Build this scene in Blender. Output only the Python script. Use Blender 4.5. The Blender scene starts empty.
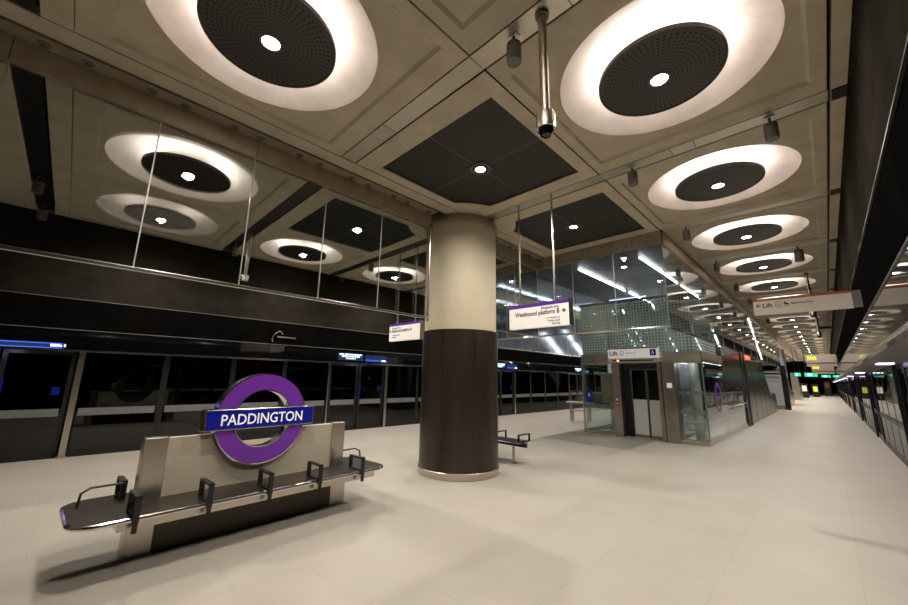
import bpy, bmesh, math, random
from math import pi, sin, cos, radians
from mathutils import Matrix, Vector
random.seed(7)
SC = bpy.context.scene
COL = SC.collection
ZC = 4.83            # ceiling height
SX = -5.14           # column line, the hall is symmetric about it

# ------------------------------------------------------------------ materials
def principled(name, col, rough=.5, metal=0., spec=.5, emit=None, estr=0.):
    m = bpy.data.materials.new(name); m.use_nodes = True
    b = m.node_tree.nodes['Principled BSDF']
    b.inputs['Base Color'].default_value = (*col, 1)
    b.inputs['Roughness'].default_value = rough
    b.inputs['Metallic'].default_value = metal
    b.inputs['Specular IOR Level'].default_value = spec
    if emit:
        b.inputs['Emission Color'].default_value = (*emit, 1)
        b.inputs['Emission Strength'].default_value = estr
    return m

def noisy(name, c1, c2, scale, rough=.5, metal=0., spec=.5, detail=6., bump=0., stretch=(1, 1, 1), lo=.35, hi=.65):
    """a material whose colour wanders between c1 and c2"""
    m = principled(name, c1, rough, metal, spec); nt = m.node_tree; N = nt.nodes; L = nt.links
    tc = N.new('ShaderNodeTexCoord'); mp = N.new('ShaderNodeMapping'); mp.inputs['Scale'].default_value = stretch
    nz = N.new('ShaderNodeTexNoise'); nz.inputs['Scale'].default_value = scale; nz.inputs['Detail'].default_value = detail
    cr = N.new('ShaderNodeValToRGB'); cr.color_ramp.elements[0].position = lo; cr.color_ramp.elements[1].position = hi
    cr.color_ramp.elements[0].color = (*c1, 1); cr.color_ramp.elements[1].color = (*c2, 1)
    L.new(tc.outputs['Object'], mp.inputs['Vector']); L.new(mp.outputs[0], nz.inputs['Vector'])
    L.new(nz.outputs['Fac'], cr.inputs[0]); L.new(cr.outputs[0], N['Principled BSDF'].inputs['Base Color'])
    if bump:
        bp = N.new('ShaderNodeBump'); bp.inputs['Strength'].default_value = bump; bp.inputs['Distance'].default_value = .01
        L.new(nz.outputs['Fac'], bp.inputs['Height']); L.new(bp.outputs[0], N['Principled BSDF'].inputs['Normal'])
    return m

def glass(name, tint, base=.05, gain=1., rough=0.):
    """a pane: tinted see-through with reflections that grow at grazing angles"""
    m = bpy.data.materials.new(name); m.use_nodes = True; nt = m.node_tree; N = nt.nodes; L = nt.links
    N.remove(N['Principled BSDF'])
    lw = N.new('ShaderNodeLayerWeight'); lw.inputs['Blend'].default_value = .5
    p = N.new('ShaderNodeMath'); p.operation = 'POWER'; p.inputs[1].default_value = 4.5
    a = N.new('ShaderNodeMath'); a.operation = 'MULTIPLY_ADD'; a.use_clamp = True
    a.inputs[1].default_value = gain * (1 - base); a.inputs[2].default_value = base
    t = N.new('ShaderNodeBsdfTransparent'); t.inputs['Color'].default_value = (*tint, 1)
    g = N.new('ShaderNodeBsdfGlossy'); g.inputs['Roughness'].default_value = rough
    g.inputs['Color'].default_value = (.95, .97, .96, 1)
    mx = N.new('ShaderNodeMixShader')
    L.new(lw.outputs['Facing'], p.inputs[0]); L.new(p.outputs[0], a.inputs[0]); L.new(a.outputs[0], mx.inputs[0])
    L.new(t.outputs[0], mx.inputs[1]); L.new(g.outputs[0], mx.inputs[2])
    L.new(mx.outputs[0], N['Material Output'].inputs['Surface'])
    return m

def emission(name, col, s):
    m = bpy.data.materials.new(name); m.use_nodes = True; N = m.node_tree.nodes
    N.remove(N['Principled BSDF']); e = N.new('ShaderNodeEmission')
    e.inputs[0].default_value = (*col, 1); e.inputs[1].default_value = s
    m.node_tree.links.new(e.outputs[0], N['Material Output'].inputs['Surface']); return m

def floor_material():
    m = noisy('pale_granite', (.445, .40, .34), (.50, .455, .39), 1.3, .45, spec=.3, detail=12, lo=.25, hi=.75)
    nt = m.node_tree; N = nt.nodes; L = nt.links; b = N['Principled BSDF']
    src = b.inputs['Base Color'].links[0].from_socket
    tc = N.new('ShaderNodeTexCoord')
    br = N.new('ShaderNodeTexBrick'); br.inputs['Scale'].default_value = 1.; br.offset = .5
    br.inputs['Brick Width'].default_value = 1.2; br.inputs['Row Height'].default_value = .9
    br.inputs['Mortar Size'].default_value = .004; br.inputs['Mortar Smooth'].default_value = .3
    br.inputs['Color1'].default_value = (.97, .97, .97, 1); br.inputs['Color2'].default_value = (1, 1, 1, 1)
    br.inputs['Mortar'].default_value = (.86, .85, .84, 1)
    mp = N.new('ShaderNodeMapping'); mp.inputs['Rotation'].default_value = (0, 0, pi / 2)
    mx = N.new('ShaderNodeMix'); mx.data_type = 'RGBA'; mx.blend_type = 'MULTIPLY'; mx.inputs['Factor'].default_value = 1
    sp = N.new('ShaderNodeTexNoise'); sp.inputs['Scale'].default_value = 160; sp.inputs['Detail'].default_value = 2
    sr = N.new('ShaderNodeMapRange'); sr.inputs['From Min'].default_value = .3; sr.inputs['From Max'].default_value = .7
    sr.inputs['To Min'].default_value = .86; sr.inputs['To Max'].default_value = 1.1
    mx2 = N.new('ShaderNodeMix'); mx2.data_type = 'RGBA'; mx2.blend_type = 'MULTIPLY'; mx2.inputs['Factor'].default_value = 1
    L.new(tc.outputs['Object'], mp.inputs['Vector']); L.new(mp.outputs[0], br.inputs['Vector'])
    L.new(tc.outputs['Object'], sp.inputs['Vector']); L.new(sp.outputs['Fac'], sr.inputs['Value'])
    L.new(src, mx.inputs['A']); L.new(br.outputs['Color'], mx.inputs['B'])
    L.new(mx.outputs['Result'], mx2.inputs['A']); L.new(sr.outputs[0], mx2.inputs['B'])
    L.new(mx2.outputs['Result'], b.inputs['Base Color'])
    return m

def perforated_material():
    """dark metal with round holes laid out along spokes (polar pattern in the disc's own coordinates)"""
    m = principled('perforated_metal', (.030, .028, .026), .45, .3); nt = m.node_tree; N = nt.nodes; L = nt.links
    tc = N.new('ShaderNodeTexCoord'); sx = N.new('ShaderNodeSeparateXYZ'); L.new(tc.outputs['Object'], sx.inputs[0])
    def mt(op, a, b=None, c=None):
        n = N.new('ShaderNodeMath'); n.operation = op
        for i, v in enumerate((a, b, c)):
            if v is None: continue
            if isinstance(v, (int, float)): n.inputs[i].default_value = v
            else: L.new(v, n.inputs[i])
        return n.outputs[0]
    x, y = sx.outputs[0], sx.outputs[1]
    r = mt('SQRT', mt('ADD', mt('MULTIPLY', x, x), mt('MULTIPLY', y, y)))
    th = mt('ARCTAN2', y, x)
    n_sp = 60.
    u = mt('SUBTRACT', mt('FRACT', mt('MULTIPLY', th, n_sp / (2 * pi))), .5)
    v = mt('SUBTRACT', mt('FRACT', mt('MULTIPLY', r, 26.)), .5)
    du = mt('MULTIPLY', u, mt('MULTIPLY', r, 2 * pi / n_sp)); dv = mt('MULTIPLY', v, 1 / 26.)
    d = mt('SQRT', mt('ADD', mt('MULTIPLY', du, du), mt('MULTIPLY', dv, dv)))
    hole = mt('LESS_THAN', d, mt('MULTIPLY_ADD', r, .017, .0038))
    band = mt('MULTIPLY', mt('GREATER_THAN', r, .10), mt('LESS_THAN', r, .545))
    f = mt('MULTIPLY', hole, band)
    mx = N.new('ShaderNodeMix'); mx.data_type = 'RGBA'
    mx.inputs['A'].default_value = (.058, .053, .050, 1); mx.inputs['B'].default_value = (.003, .003, .003, 1)
    L.new(f, mx.inputs['Factor']); L.new(mx.outputs['Result'], N['Principled BSDF'].inputs['Base Color'])
    return m

def frit_material():
    """glass with a grid of pale printed squares"""
    m = glass('fritted_glass', (.72, .82, .78), .10); nt = m.node_tree; N = nt.nodes; L = nt.links
    out = N['Material Output']; src = out.inputs['Surface'].links[0].from_socket
    tc = N.new('ShaderNodeTexCoord'); sx = N.new('ShaderNodeSeparateXYZ'); L.new(tc.outputs['Object'], sx.inputs[0])
    def mt(op, a, b=None):
        n = N.new('ShaderNodeMath'); n.operation = op
        for i, v in enumerate((a, b)):
            if v is None: continue
            if isinstance(v, (int, float)): n.inputs[i].default_value = v
            else: L.new(v, n.inputs[i])
        return n.outputs[0]
    h = mt('ADD', sx.outputs[0], sx.outputs[1])
    a = mt('LESS_THAN', mt('FRACT', mt('MULTIPLY', h, 11.)), .34)
    b = mt('LESS_THAN', mt('FRACT', mt('MULTIPLY', sx.outputs[2], 11.)), .34)
    f = mt('MULTIPLY', mt('MAXIMUM', a, b), .92)
    df = N.new('ShaderNodeBsdfPrincipled'); df.inputs['Base Color'].default_value = (.86, .89, .87, 1); df.inputs['Roughness'].default_value = .5
    tr = N.new('ShaderNodeBsdfTranslucent'); tr.inputs[0].default_value = (.85, .89, .87, 1)
    ms = N.new('ShaderNodeMixShader'); ms.inputs[0].default_value = .5
    L.new(df.outputs[0], ms.inputs[1]); L.new(tr.outputs[0], ms.inputs[2])
    mx = N.new('ShaderNodeMixShader'); L.new(f, mx.inputs[0]); L.new(src, mx.inputs[1]); L.new(ms.outputs[0], mx.inputs[2])
    L.new(mx.outputs[0], out.inputs['Surface'])
    return m

M = dict(
    floor=floor_material(),
    concrete=noisy('precast_concrete', (.47, .41, .30), (.63, .56, .435), 3.1, .85, spec=.2, detail=10, bump=.25, lo=.25, hi=.75),
    dome=noisy('white_concrete_dish', (.60, .54, .49), (.72, .665, .62), 3.5, .8, spec=.2, lo=.25, hi=.7),
    column=noisy('cream_concrete', (.56, .49, .355), (.64, .565, .42), 1.6, .75, spec=.25, detail=7, bump=.1, lo=.3, hi=.7),
    dark_metal=noisy('dark_brown_steel', (.085, .068, .052), (.11, .09, .07), 2, .25, .8),
    bronze=noisy('dark_bronze', (.040, .030, .022), (.056, .042, .031), 5, .34, .55, stretch=(1, 1, .15)),
    steel=noisy('brushed_steel', (.52, .475, .41), (.56, .515, .45), 3, .27, 1.),
    lift_steel=noisy('lift_steel', (.34, .30, .26), (.39, .35, .30), 2, .28, 1.),
    strip_steel=noisy('satin_steel', (.55, .50, .42), (.60, .55, .47), 2, .38, .9),
    shaded_steel=principled('shaded_steel', (.018, .018, .02), .4, .2),  # same steel as the bright parts, dark reflections put into the colour
    fascia=noisy('fascia_steel', (.36, .30, .215), (.44, .375, .28), 5, .42, .45),
    bright=principled('bright_steel', (.72, .70, .66), .18, 1.),
    granite=noisy('speckled_granite', (.36, .315, .235), (.52, .46, .36), 90, .55, spec=.3, detail=3),
    black=principled('black_paint', (.008, .008, .008), .4),
    black_panel=noisy('black_cladding', (.003, .003, .003), (.005, .0045, .004), 3, .7, 0, .0),
    upper_panel=noisy('dark_grey_cladding', (.019, .0165, .0125), (.027, .0235, .018), 3, .8, 0, .0),
    black_glass=principled('black_glass', (.003, .003, .004), .04, 0, .6),
    seat=noisy('seat_bronze', (.055, .043, .035), (.08, .063, .05), 10, .32, .6),
    plinth=principled('plinth_bronze', (.085, .070, .050), .45, .3),
    acoustic=principled('acoustic_panel', (.026, .024, .022), .5, .25),
    acoustic_edge=principled('panel_edge', (.05, .047, .043), .4, .5),
    perforated=perforated_material(),
    glass=glass('clear_glass', (.72, .74, .73), .10),
    box_glass=glass('screen_glass', (.86, .89, .89), .06),
    lift_glass=glass('lift_glass', (.88, .92, .90), .07),
    door_glass=glass('dark_glass', (.10, .10, .105), .05, .5),
    frit=frit_material(),
    edge_green=principled('glass_edge', (.10, .20, .17), .2, 0, .6),
    joint=principled('silicone_joint', (.48, .46, .42), .35, .4),
    lamp=emission('lamp', (1, .97, .93), 45.),
    uplight=emission('uplight', (1, .89, .81), 16.),
    uplight_dim=emission('uplight_dim', (1, .89, .80), 1.6),
    tube=emission('tube', (.93, .96, 1), 26.),
    added_glow=emission('added_glow', (.95, .97, 1), 22.),  # glow of the lamps added inside the lift
    tube_blue=emission('tube_blue', (.55, .65, 1), 2.),
    purple=principled('purple_enamel', (.165, .030, .36), .28),
    blue=principled('blue_enamel', (.004, .010, .29), .25),
    sign_dim=principled('sign_unlit', (.62, .57, .48), .45),
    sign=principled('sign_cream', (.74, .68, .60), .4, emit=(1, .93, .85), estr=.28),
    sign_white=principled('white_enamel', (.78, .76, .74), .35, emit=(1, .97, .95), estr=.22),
    sign_purple=principled('sign_purple', (.10, .025, .30), .35),
    orange=principled('sign_orange', (.33, .065, .012), .4),
    ink=principled('navy_ink', (.012, .012, .13), .5),
    grey=principled('fixture_grey', (.17, .16, .145), .5),
    grey_pale=principled('band_grey', (.44, .44, .42), .6),
    frost=noisy('frosted_band', (.11, .11, .107), (.20, .20, .195), 60, .6),
    white_panel=principled('white_door_panel', (.66, .65, .62), .35),
    void=principled('void_lining', (.04, .041, .045), .5, .2),
    void_panel=noisy('void_cladding', (.36, .38, .43), (.46, .48, .53), 2, .10, .6),
    door_light=emission('door_light', (.62, .55, 1.), 6.),
    screen=emission('screen_dark', (.05, .09, .22), .35),
    screen_text=emission('screen_text', (.55, .72, 1), 3.2),
    screen_blue=emission('screen_blue', (.06, .15, .9), 1.2),
    sticker=emission('blue_marker', (.05, .09, .8), .09),
    red_sign=emission('red_sign', (1, .16, .05), 1.5),
    green_sign=emission('green_sign', (.02, .9, .40), 1.1),
    green_white=emission('green_white', (.6, 1, .8), 3.),
    yellow_text=emission('yellow_text', (.9, .9, .08), .9),
    amber=emission('amber_dot', (1, .35, .03), 5.),
    warm_sign=emission('backlit_sign', (.75, .70, .66), .22),
    magenta=principled('magenta_line', (.35, .05, .16), .5),
)

# ------------------------------------------------------------------ mesh builder
class MB:
    def __init__(s): s.v = []; s.f = []
    def add(s, vs, fs):
        o = len(s.v); s.v += [tuple(v) for v in vs]; s.f += [tuple(i + o for i in f) for f in fs]; return s
    def box(s, x0, x1, y0, y1, z0, z1):
        x0, x1 = sorted((x0, x1)); y0, y1 = sorted((y0, y1)); z0, z1 = sorted((z0, z1))
        v = [(x0, y0, z0), (x1, y0, z0), (x1, y1, z0), (x0, y1, z0), (x0, y0, z1), (x1, y0, z1), (x1, y1, z1), (x0, y1, z1)]
        return s.add(v, [(3, 2, 1, 0), (4, 5, 6, 7), (0, 1, 5, 4), (1, 2, 6, 5), (2, 3, 7, 6), (3, 0, 4, 7)])
    def lathe(s, prof, n=32, c=(0, 0, 0), close=False):
        """profile [(r, z)...] turned about z"""
        k = len(prof); v = []
        for i in range(n):
            a = 2 * pi * i / n
            v += [(c[0] + r * cos(a), c[1] + r * sin(a), c[2] + z) for r, z in prof]
        f = []
        for i in range(n):
            j = (i + 1) % n
            for q in range(k - 1): f.append((i * k + q, j * k + q, j * k + q + 1, i * k + q + 1))
        if close:
            f.append(tuple(i * k for i in reversed(range(n)))); f.append(tuple(i * k + k - 1 for i in range(n)))
        return s.add(v, f)
    def cyl(s, p, q, r, n=12, r2=None):
        p = Vector(p); q = Vector(q); d = (q - p).normalized()
        a = d.orthogonal().normalized(); b = d.cross(a); r2 = r if r2 is None else r2
        v = [p + (a * cos(2 * pi * i / n) + b * sin(2 * pi * i / n)) * r for i in range(n)]
        v += [q + (a * cos(2 * pi * i / n) + b * sin(2 * pi * i / n)) * r2 for i in range(n)]
        f = [(i, (i + 1) % n, n + (i + 1) % n, n + i) for i in range(n)]
        return s.add(v, f + [tuple(reversed(range(n))), tuple(range(n, 2 * n))])
    def tube(s, pts, r, n=8, closed=False):
        """round bar along a path, mitred at the corners"""
        P = [Vector(p) for p in pts]; m = len(P); rings = []
        up = Vector((0, 0, 1))
        for i in range(m):
            a = P[i] - P[i - 1] if (i or closed) else P[1] - P[0]
            b = P[(i + 1) % m] - P[i] if (i < m - 1 or closed) else P[-1] - P[-2]
            t = (a.normalized() + b.normalized()).normalized()
            u = t.cross(up) if abs(t.dot(up)) < .95 else t.cross(Vector((1, 0, 0)))
            if rings: u = last - t * last.dot(t)
            u.normalize(); w = t.cross(u); last = u.copy()
            rings.append([P[i] + (u * cos(2 * pi * k / n) + w * sin(2 * pi * k / n)) * r for k in range(n)])
        v = [x for R in rings for x in R]; f = []
        for i in range(m if closed else m - 1):
            j = (i + 1) % m
            for k in range(n): f.append((i * n + k, i * n + (k + 1) % n, j * n + (k + 1) % n, j * n + k))
        if not closed: f += [tuple(reversed(range(n))), tuple((m - 1) * n + k for k in range(n))]
        return s.add(v, f)
    def prism(s, poly, axis, a, b):
        """polygon extruded along an axis; poly in the two other coordinates (in x, y, z order)"""
        n = len(poly)
        def P(p, t): return {'x': (t, p[0], p[1]), 'y': (p[0], t, p[1]), 'z': (p[0], p[1], t)}[axis]
        v = [P(p, a) for p in poly] + [P(p, b) for p in poly]
        return s.add(v, [(i, (i + 1) % n, n + (i + 1) % n, n + i) for i in range(n)] + [tuple(reversed(range(n))), tuple(range(n, 2 * n))])
    def holed(s, outer, inner, z, depth):
        """flat ring between two outlines at height z, with the rim of the hole going up by depth"""
        bm = bmesh.new()
        a = [bm.verts.new((x, y, z)) for x, y in outer]; b = [bm.verts.new((x, y, z)) for x, y in inner]
        e = [bm.edges.new((a[i], a[(i + 1) % len(a)])) for i in range(len(a))]
        e += [bm.edges.new((b[i], b[(i + 1) % len(b)])) for i in range(len(b))]
        bmesh.ops.triangle_fill(bm, edges=e, use_beauty=True, normal=(0, 0, -1))
        bm.verts.index_update()
        s.add([v.co[:] for v in bm.verts], [tuple(v.index for v in f.verts) for f in bm.faces]); bm.free()
        n = len(inner)
        s.add([(x, y, z) for x, y in inner] + [(x, y, z + depth) for x, y in inner],
              [(i, (i + 1) % n, n + (i + 1) % n, n + i) for i in range(n)])
        return s
    def xf(s, fn): s.v = [tuple(fn(*v)) for v in s.v]; return s
    def build(s, name, mat, parent=None, loc=(0, 0, 0), rot=(0, 0, 0), smooth=False, bevel=0., kind=None, label=None):
        me = bpy.data.meshes.new(name); me.from_pydata(s.v, [], s.f); me.materials.append(M[mat] if isinstance(mat, str) else mat)
        bm = bmesh.new(); bm.from_mesh(me); bmesh.ops.recalc_face_normals(bm, faces=bm.faces[:]); bm.to_mesh(me); bm.free()
        if smooth:
            for p in me.polygons: p.use_smooth = True
            me.set_sharp_from_angle(angle=radians(35))
        o = bpy.data.objects.new(name, me); COL.objects.link(o); o.location = loc; o.rotation_euler = rot
        if parent is not None: o.parent = parent
        if bevel:
            b = o.modifiers.new('bevel', 'BEVEL'); b.width = bevel; b.segments = 2; b.limit_method = 'ANGLE'; b.angle_limit = radians(40)
        if kind: o['kind'] = kind
        if label: o['label'] = label
        return o

def rect(x0, x1, y0, y1): return [(x0, y0), (x1, y0), (x1, y1), (x0, y1)]
def circle(r, n, cx=0, cy=0): return [(cx + r * cos(2 * pi * i / n), cy + r * sin(2 * pi * i / n)) for i in range(n)]

def tag(o, label, cat, group=None):
    o['label'] = label; o['category'] = cat
    if group: o['group'] = group
    return o
def thing(name, label, cat, loc=(0, 0, 0), rz=0., group=None):
    o = bpy.data.objects.new(name, None); o.empty_display_size = .2; COL.objects.link(o)
    o.location = loc; o.rotation_euler = (0, 0, rz)
    return tag(o, label, cat, group)
def copy_tree(o, parent=None, swap=None):
    c = o.copy(); COL.objects.link(c)
    if parent is not None: c.parent = parent
    if swap and c.data and o.name.split('.')[0] in swap:
        c.data = swap[o.name.split('.')[0]]
    for ch in list(o.children): copy_tree(ch, c, swap)
    return c
def dup(o, loc, label, group=None, rz=None, swap=None):
    c = copy_tree(o, None, swap); c.location = loc; c['label'] = label
    if rz is not None: c.rotation_euler = (0, 0, rz)
    if group: c['group'] = group
    elif 'group' in c: del c['group']
    return c

def text(s, size, mat, parent, loc, rot, align='LEFT', depth=.002, name='lettering', sx=1., bold=0.):
    cu = bpy.data.curves.new('t', 'FONT'); cu.body = s; cu.size = size; cu.align_x = align; cu.extrude = depth
    cu.offset = bold; cu.resolution_u = 3
    t = bpy.data.objects.new('t', cu); COL.objects.link(t)
    dg = bpy.context.evaluated_depsgraph_get(); me = bpy.data.meshes.new_from_object(t.evaluated_get(dg))
    bpy.data.objects.remove(t); bpy.data.curves.remove(cu)
    me.name = name; me.materials.clear(); me.materials.append(M[mat])
    o = bpy.data.objects.new(name, me); COL.objects.link(o); o.parent = parent; o.location = loc; o.rotation_euler = rot
    o.scale = (sx, 1, 1)
    return o
def icon(mb, name, mat, parent, loc, rot, label=None):
    return mb.build(name, mat, parent, loc, rot, label=label)
FRONT = (pi / 2, 0, 0)          # writing that faces -Y
SIDE = (pi / 2, 0, pi / 2)      # writing that faces +X
ORD = ['first', 'second', 'third', 'fourth', 'fifth', 'sixth', 'seventh', 'eighth', 'ninth', 'tenth', 'eleventh', 'twelfth']
def mirror_x(x): return 2 * SX - x

Y0, Y1 = -7., 110.
STRIP = lambda k: (-.91, -.67) if k == -1 else (2.31 + 3 * k, 2.55 + 3 * k)
CY = lambda k: .93 + 3 * k
LY = lambda k: CY(k) - .05
XR1, XR2 = -3.39, -.86
left_x = lambda x: mirror_x(x) - .08
FACE, TOPX, DOORX = .43, .57, 1.0

# ------------------------------------------------------------------ setting
MB().box(mirror_x(1.05), 1.05, Y0, Y1, -.12, 0).build('floor', 'floor', kind='structure')
MB().box(mirror_x(.60), .60, Y0, 8.0, ZC + .62, ZC + .72).build('ceiling', 'black', kind='structure')
MB().box(-2.10, .60, 8.0, Y1, ZC + .62, ZC + .72).build('ceiling', 'black', kind='structure')
MB().box(mirror_x(.60), mirror_x(-2.10), 8.0, Y1, ZC + .62, ZC + .72).build('ceiling', 'black', kind='structure')
MB().box(mirror_x(-2.10), -2.10, 34., Y1, ZC + .62, ZC + .72).build('ceiling', 'black', kind='structure')
MB().box(mirror_x(4), 4, Y1, Y1 + .2, -.5, 8).build('wall_front', 'black_panel', kind='structure')
MB().box(mirror_x(4), 4, Y0 - .2, Y0, -.5, 6).build('wall_back', 'concrete', kind='structure')
for s, side in ((1, 'right'), (-1, 'left')):
    X = (lambda x: x) if s == 1 else mirror_x
    # the tunnel behind the glass doors
    MB().box(X(3.9), X(4.1), Y0, Y1, -1.2, 5.5).build('wall_' + side, 'black', kind='structure')
    MB().box(X(1.06), X(4.0), Y0, Y1, -1.3, -1.2).build('trim_1', 'black', kind='structure')
    MB().box(X(.62), X(4.0), Y0, Y1, 5.2, 5.3).build('trim_2', 'black', kind='structure')
    # the leaning header above the screen doors
    MB().prism([(X(FACE), 2.52), (X(FACE + .01), 3.13), (X(1.15), 3.13), (X(1.15), 2.52)], 'y', Y0, Y1).build('trim_3', 'black_panel', kind='structure')
    MB().prism([(X(FACE), 3.145), (X(TOPX), ZC + .3), (X(1.15), ZC + .3), (X(1.15), 3.145)], 'y', Y0, Y1).build('trim_4', 'upper_panel', kind='structure')
    MB().box(X(FACE + .004), X(FACE + .05), Y0, Y1, 2.12, 2.51).build('trim_5', 'black_glass', kind='structure')
    MB().box(X(FACE - .004), X(FACE + .05), Y0, Y1, 2.075, 2.115).build('trim_6', 'bright', kind='structure')
    MB().box(X(FACE + .05), X(1.1), Y0, Y1, 2.10, 2.14).build('trim_7', 'grey', kind='structure')
    for z in (2.515, 3.137): MB().box(X(FACE - .006), X(FACE + .02), Y0, Y1, z - .006, z + .006).build('trim_8', 'acoustic_edge' if s == 1 else 'grey', kind='structure')  # left joints paler: their highlights are put into the colour
    # concrete rib between the coffers and the header
    MB().box(X(.425), X(.56), Y0, Y1, ZC, ZC + .12).build('trim_9', 'concrete', kind='structure')
    # margin between the coffers and the column line
    MB().box(X(-4.90), X(-4.665), Y0, 8.30, ZC, ZC + .1).build('trim_10', 'concrete', kind='structure')
    # service strips across the ceiling
    for k in range(-3, 36):
        a, b = STRIP(k)
        x0 = -4.65 if a < 8 else -2.10
        mat = 'strip_steel' if s == 1 and k != -1 else 'shaded_steel'  # left strips darkened in the colour for the dark they reflect
        if k == -1: MB().box(X(x0), X(.41), -.66, -.45, ZC, ZC + .1).build('trim_16', 'concrete', kind='structure')
        q = MB(); cuts = [x0] + [c_ for c_ in (-3.9, -3.62, -2.135, -1.15, -.87) if c_ > x0] + [.41]
        for u0, u1 in zip(cuts[:-1], cuts[1:]): q.box(X(u0 + .004), X(u1 - .004), a + .012, b - .012, ZC + .004, ZC + .03)
        q.build('trim_11', mat, kind='structure')
        MB().box(X(.43), X(.55), a + .012, b - .012, ZC - .012, ZC).build('trim_12', 'black', kind='structure')

# precast coffers
def coffer_mesh():
    m = MB(); hx, hy = 1.255, 1.372; q = 1.13
    out = rect(-hx, hx, -hy, hy); inn = rect(-q, q, -q, q)
    m.holed(out, inn, 0, 0)
    q2 = q - .03
    m.add([(x, y, 0) for x, y in inn] + [(x * q2 / q, y * q2 / q, .035) for x, y in inn], [(i, (i + 1) % 4, 4 + (i + 1) % 4, 4 + i) for i in range(4)])
    m.holed(rect(-q2, q2, -q2, q2), circle(1.0, 72, 0, -.05), .035, .004)
    for (x0, x1, y0, y1) in ((-hx, -hx + .01, -hy, hy), (hx - .01, hx, -hy, hy), (-hx, hx, -hy, -hy + .01), (-hx, hx, hy - .01, hy)):
        m.box(x0, x1, y0, y1, .001, .12)
    return m
def notch_outline(h, cx, cy, r, n=10):
    """square of half size h with one corner bitten off by a circle about (cx, cy), counter-clockwise"""
    pts = rect(-h, h, -h, h); res = []
    for i, (x, y) in enumerate(pts):
        if math.hypot(x - cx, y - cy) >= r: res.append((x, y)); continue
        sx, sy = (1 if x > 0 else -1), (1 if y > 0 else -1)
        ex = cx - sx * math.sqrt(max(0, r * r - (y - cy) ** 2))   # on the horizontal edge
        ey = cy - sy * math.sqrt(max(0, r * r - (x - cx) ** 2))   # on the vertical edge
        a0 = math.atan2(y - cy, ex - cx); a1 = math.atan2(ey - cy, x - cx)
        if abs(a1 - a0) > pi: a1 += 2 * pi if a1 < a0 else -2 * pi
        arc = [(cx + r * cos(a0 + (a1 - a0) * t / n), cy + r * sin(a0 + (a1 - a0) * t / n)) for t in range(n + 1)]
        # keep the winding
        prev = pts[i - 1]
        if abs(prev[0] - x) < 1e-6: arc.reverse()
        res += arc
    return res
proto_coffer = coffer_mesh().build('ceiling', 'concrete', kind='structure')
coffer_used = [False]
def put_coffer(x, y):
    o = proto_coffer
    if coffer_used[0]: o = proto_coffer.copy(); COL.objects.link(o)
    coffer_used[0] = True; o.location = (x, y, ZC)

def plain_slab(x, y): MB().box(x - 1.255, x + 1.255, y - 1.372, min(y + 1.372, -.92), ZC, ZC + .1).build('ceiling', 'concrete', kind='structure')
# ------------------------------------------------------------------ round lights
def make_round_light():
    t = thing('ceiling_light', '', 'light')
    MB().lathe([(1.0, .036), (.996, .055), (.975, .105), (.93, .145), (.86, .185), (.76, .225), (.63, .27), (.48, .30), (.30, .32), (.0, .33)], 72).build('dish', 'dome', t, smooth=True)
    MB().lathe([(.0, .030), (.56, .030), (.57, .041), (.592, .041), (.592, -.004), (.570, -.004), (.565, .004), (.30, -.010), (.09, -.018), (.0, -.018)], 64).build('perforated_disc', 'perforated', t, smooth=True)
    MB().lathe([(.40, .037), (.53, .037)], 24).build('uplight', 'uplight', t)
    h = MB().lathe([(.09, -.015), (.10, -.026), (.08, -.03), (.078, -.018)], 24).build('lamp_housing', 'grey', t, smooth=True)
    MB().lathe([(.0, -.024), (.078, -.024)], 24).build('lamp', 'lamp', h)
    ld = bpy.data.lights.new('downlight', 'SPOT'); ld.energy = SPOT; ld.spot_size = radians(158); ld.spot_blend = .85
    ld.shadow_soft_size = .05; ld.color = (1, .93, .84)
    lo = bpy.data.objects.new('downlight', ld); COL.objects.link(lo); lo.parent = t; lo.location = (0, 0, -.05)
    return t
SPOT = 205.
light0 = make_round_light(); light_used = [False]
dim_ring = MB().lathe([(.40, .037), (.53, .037)], 24).build('uplight', 'uplight_dim'); dim_mesh = dim_ring.data; grey_disc = [c_ for c_ in light0.children if c_.name.startswith('perforated')][0].data.copy(); grey_disc.materials[0] = M['grey_pale']; bpy.data.objects.remove(dim_ring)
def put_light(x, y, label, group, swap=None):
    if not light_used[0]:
        light_used[0] = True; light0.location = (x, y, ZC); light0['label'] = label; light0['group'] = group; return light0
    return dup(light0, (x, y, ZC), label, group, swap=swap)
near_far = lambda k, row, first: (f'round ceiling light, {ORD[k - first]} from the camera in the {row}' if k - first < 9
                                  else f'tiny distant light near the far end of the {row}')
KN = range(-1, 27)
plain_slab(XR2, CY(-1))
for k in KN:
    if k < 0: continue
    put_coffer(XR2, CY(k))
    if k < 1: lab = ['round ceiling light above and just behind the camera', 'round ceiling light over the right edge, out of the picture at the top'][k + 1]
    else: lab = near_far(k, 'row right of the glass box', 1)
    put_light(XR2, LY(k), lab, 'round lights in the right-hand row')
for k in KN:
    if k < 0: plain_slab(left_x(XR2), CY(k))
    else: put_coffer(left_x(XR2), CY(k))
    if k < 0: continue
    elif k == 0: lab = 'dim round ceiling light with unlit grey ring beyond the hanging glass'
    else: lab = near_far(k, 'outer left row seen through the glass', 1)
    put_light(left_x(XR2), LY(k), lab, 'round lights in the outer left row', swap={'uplight': dim_mesh, 'perforated_disc': grey_disc} if k == 0 else None)
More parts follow.
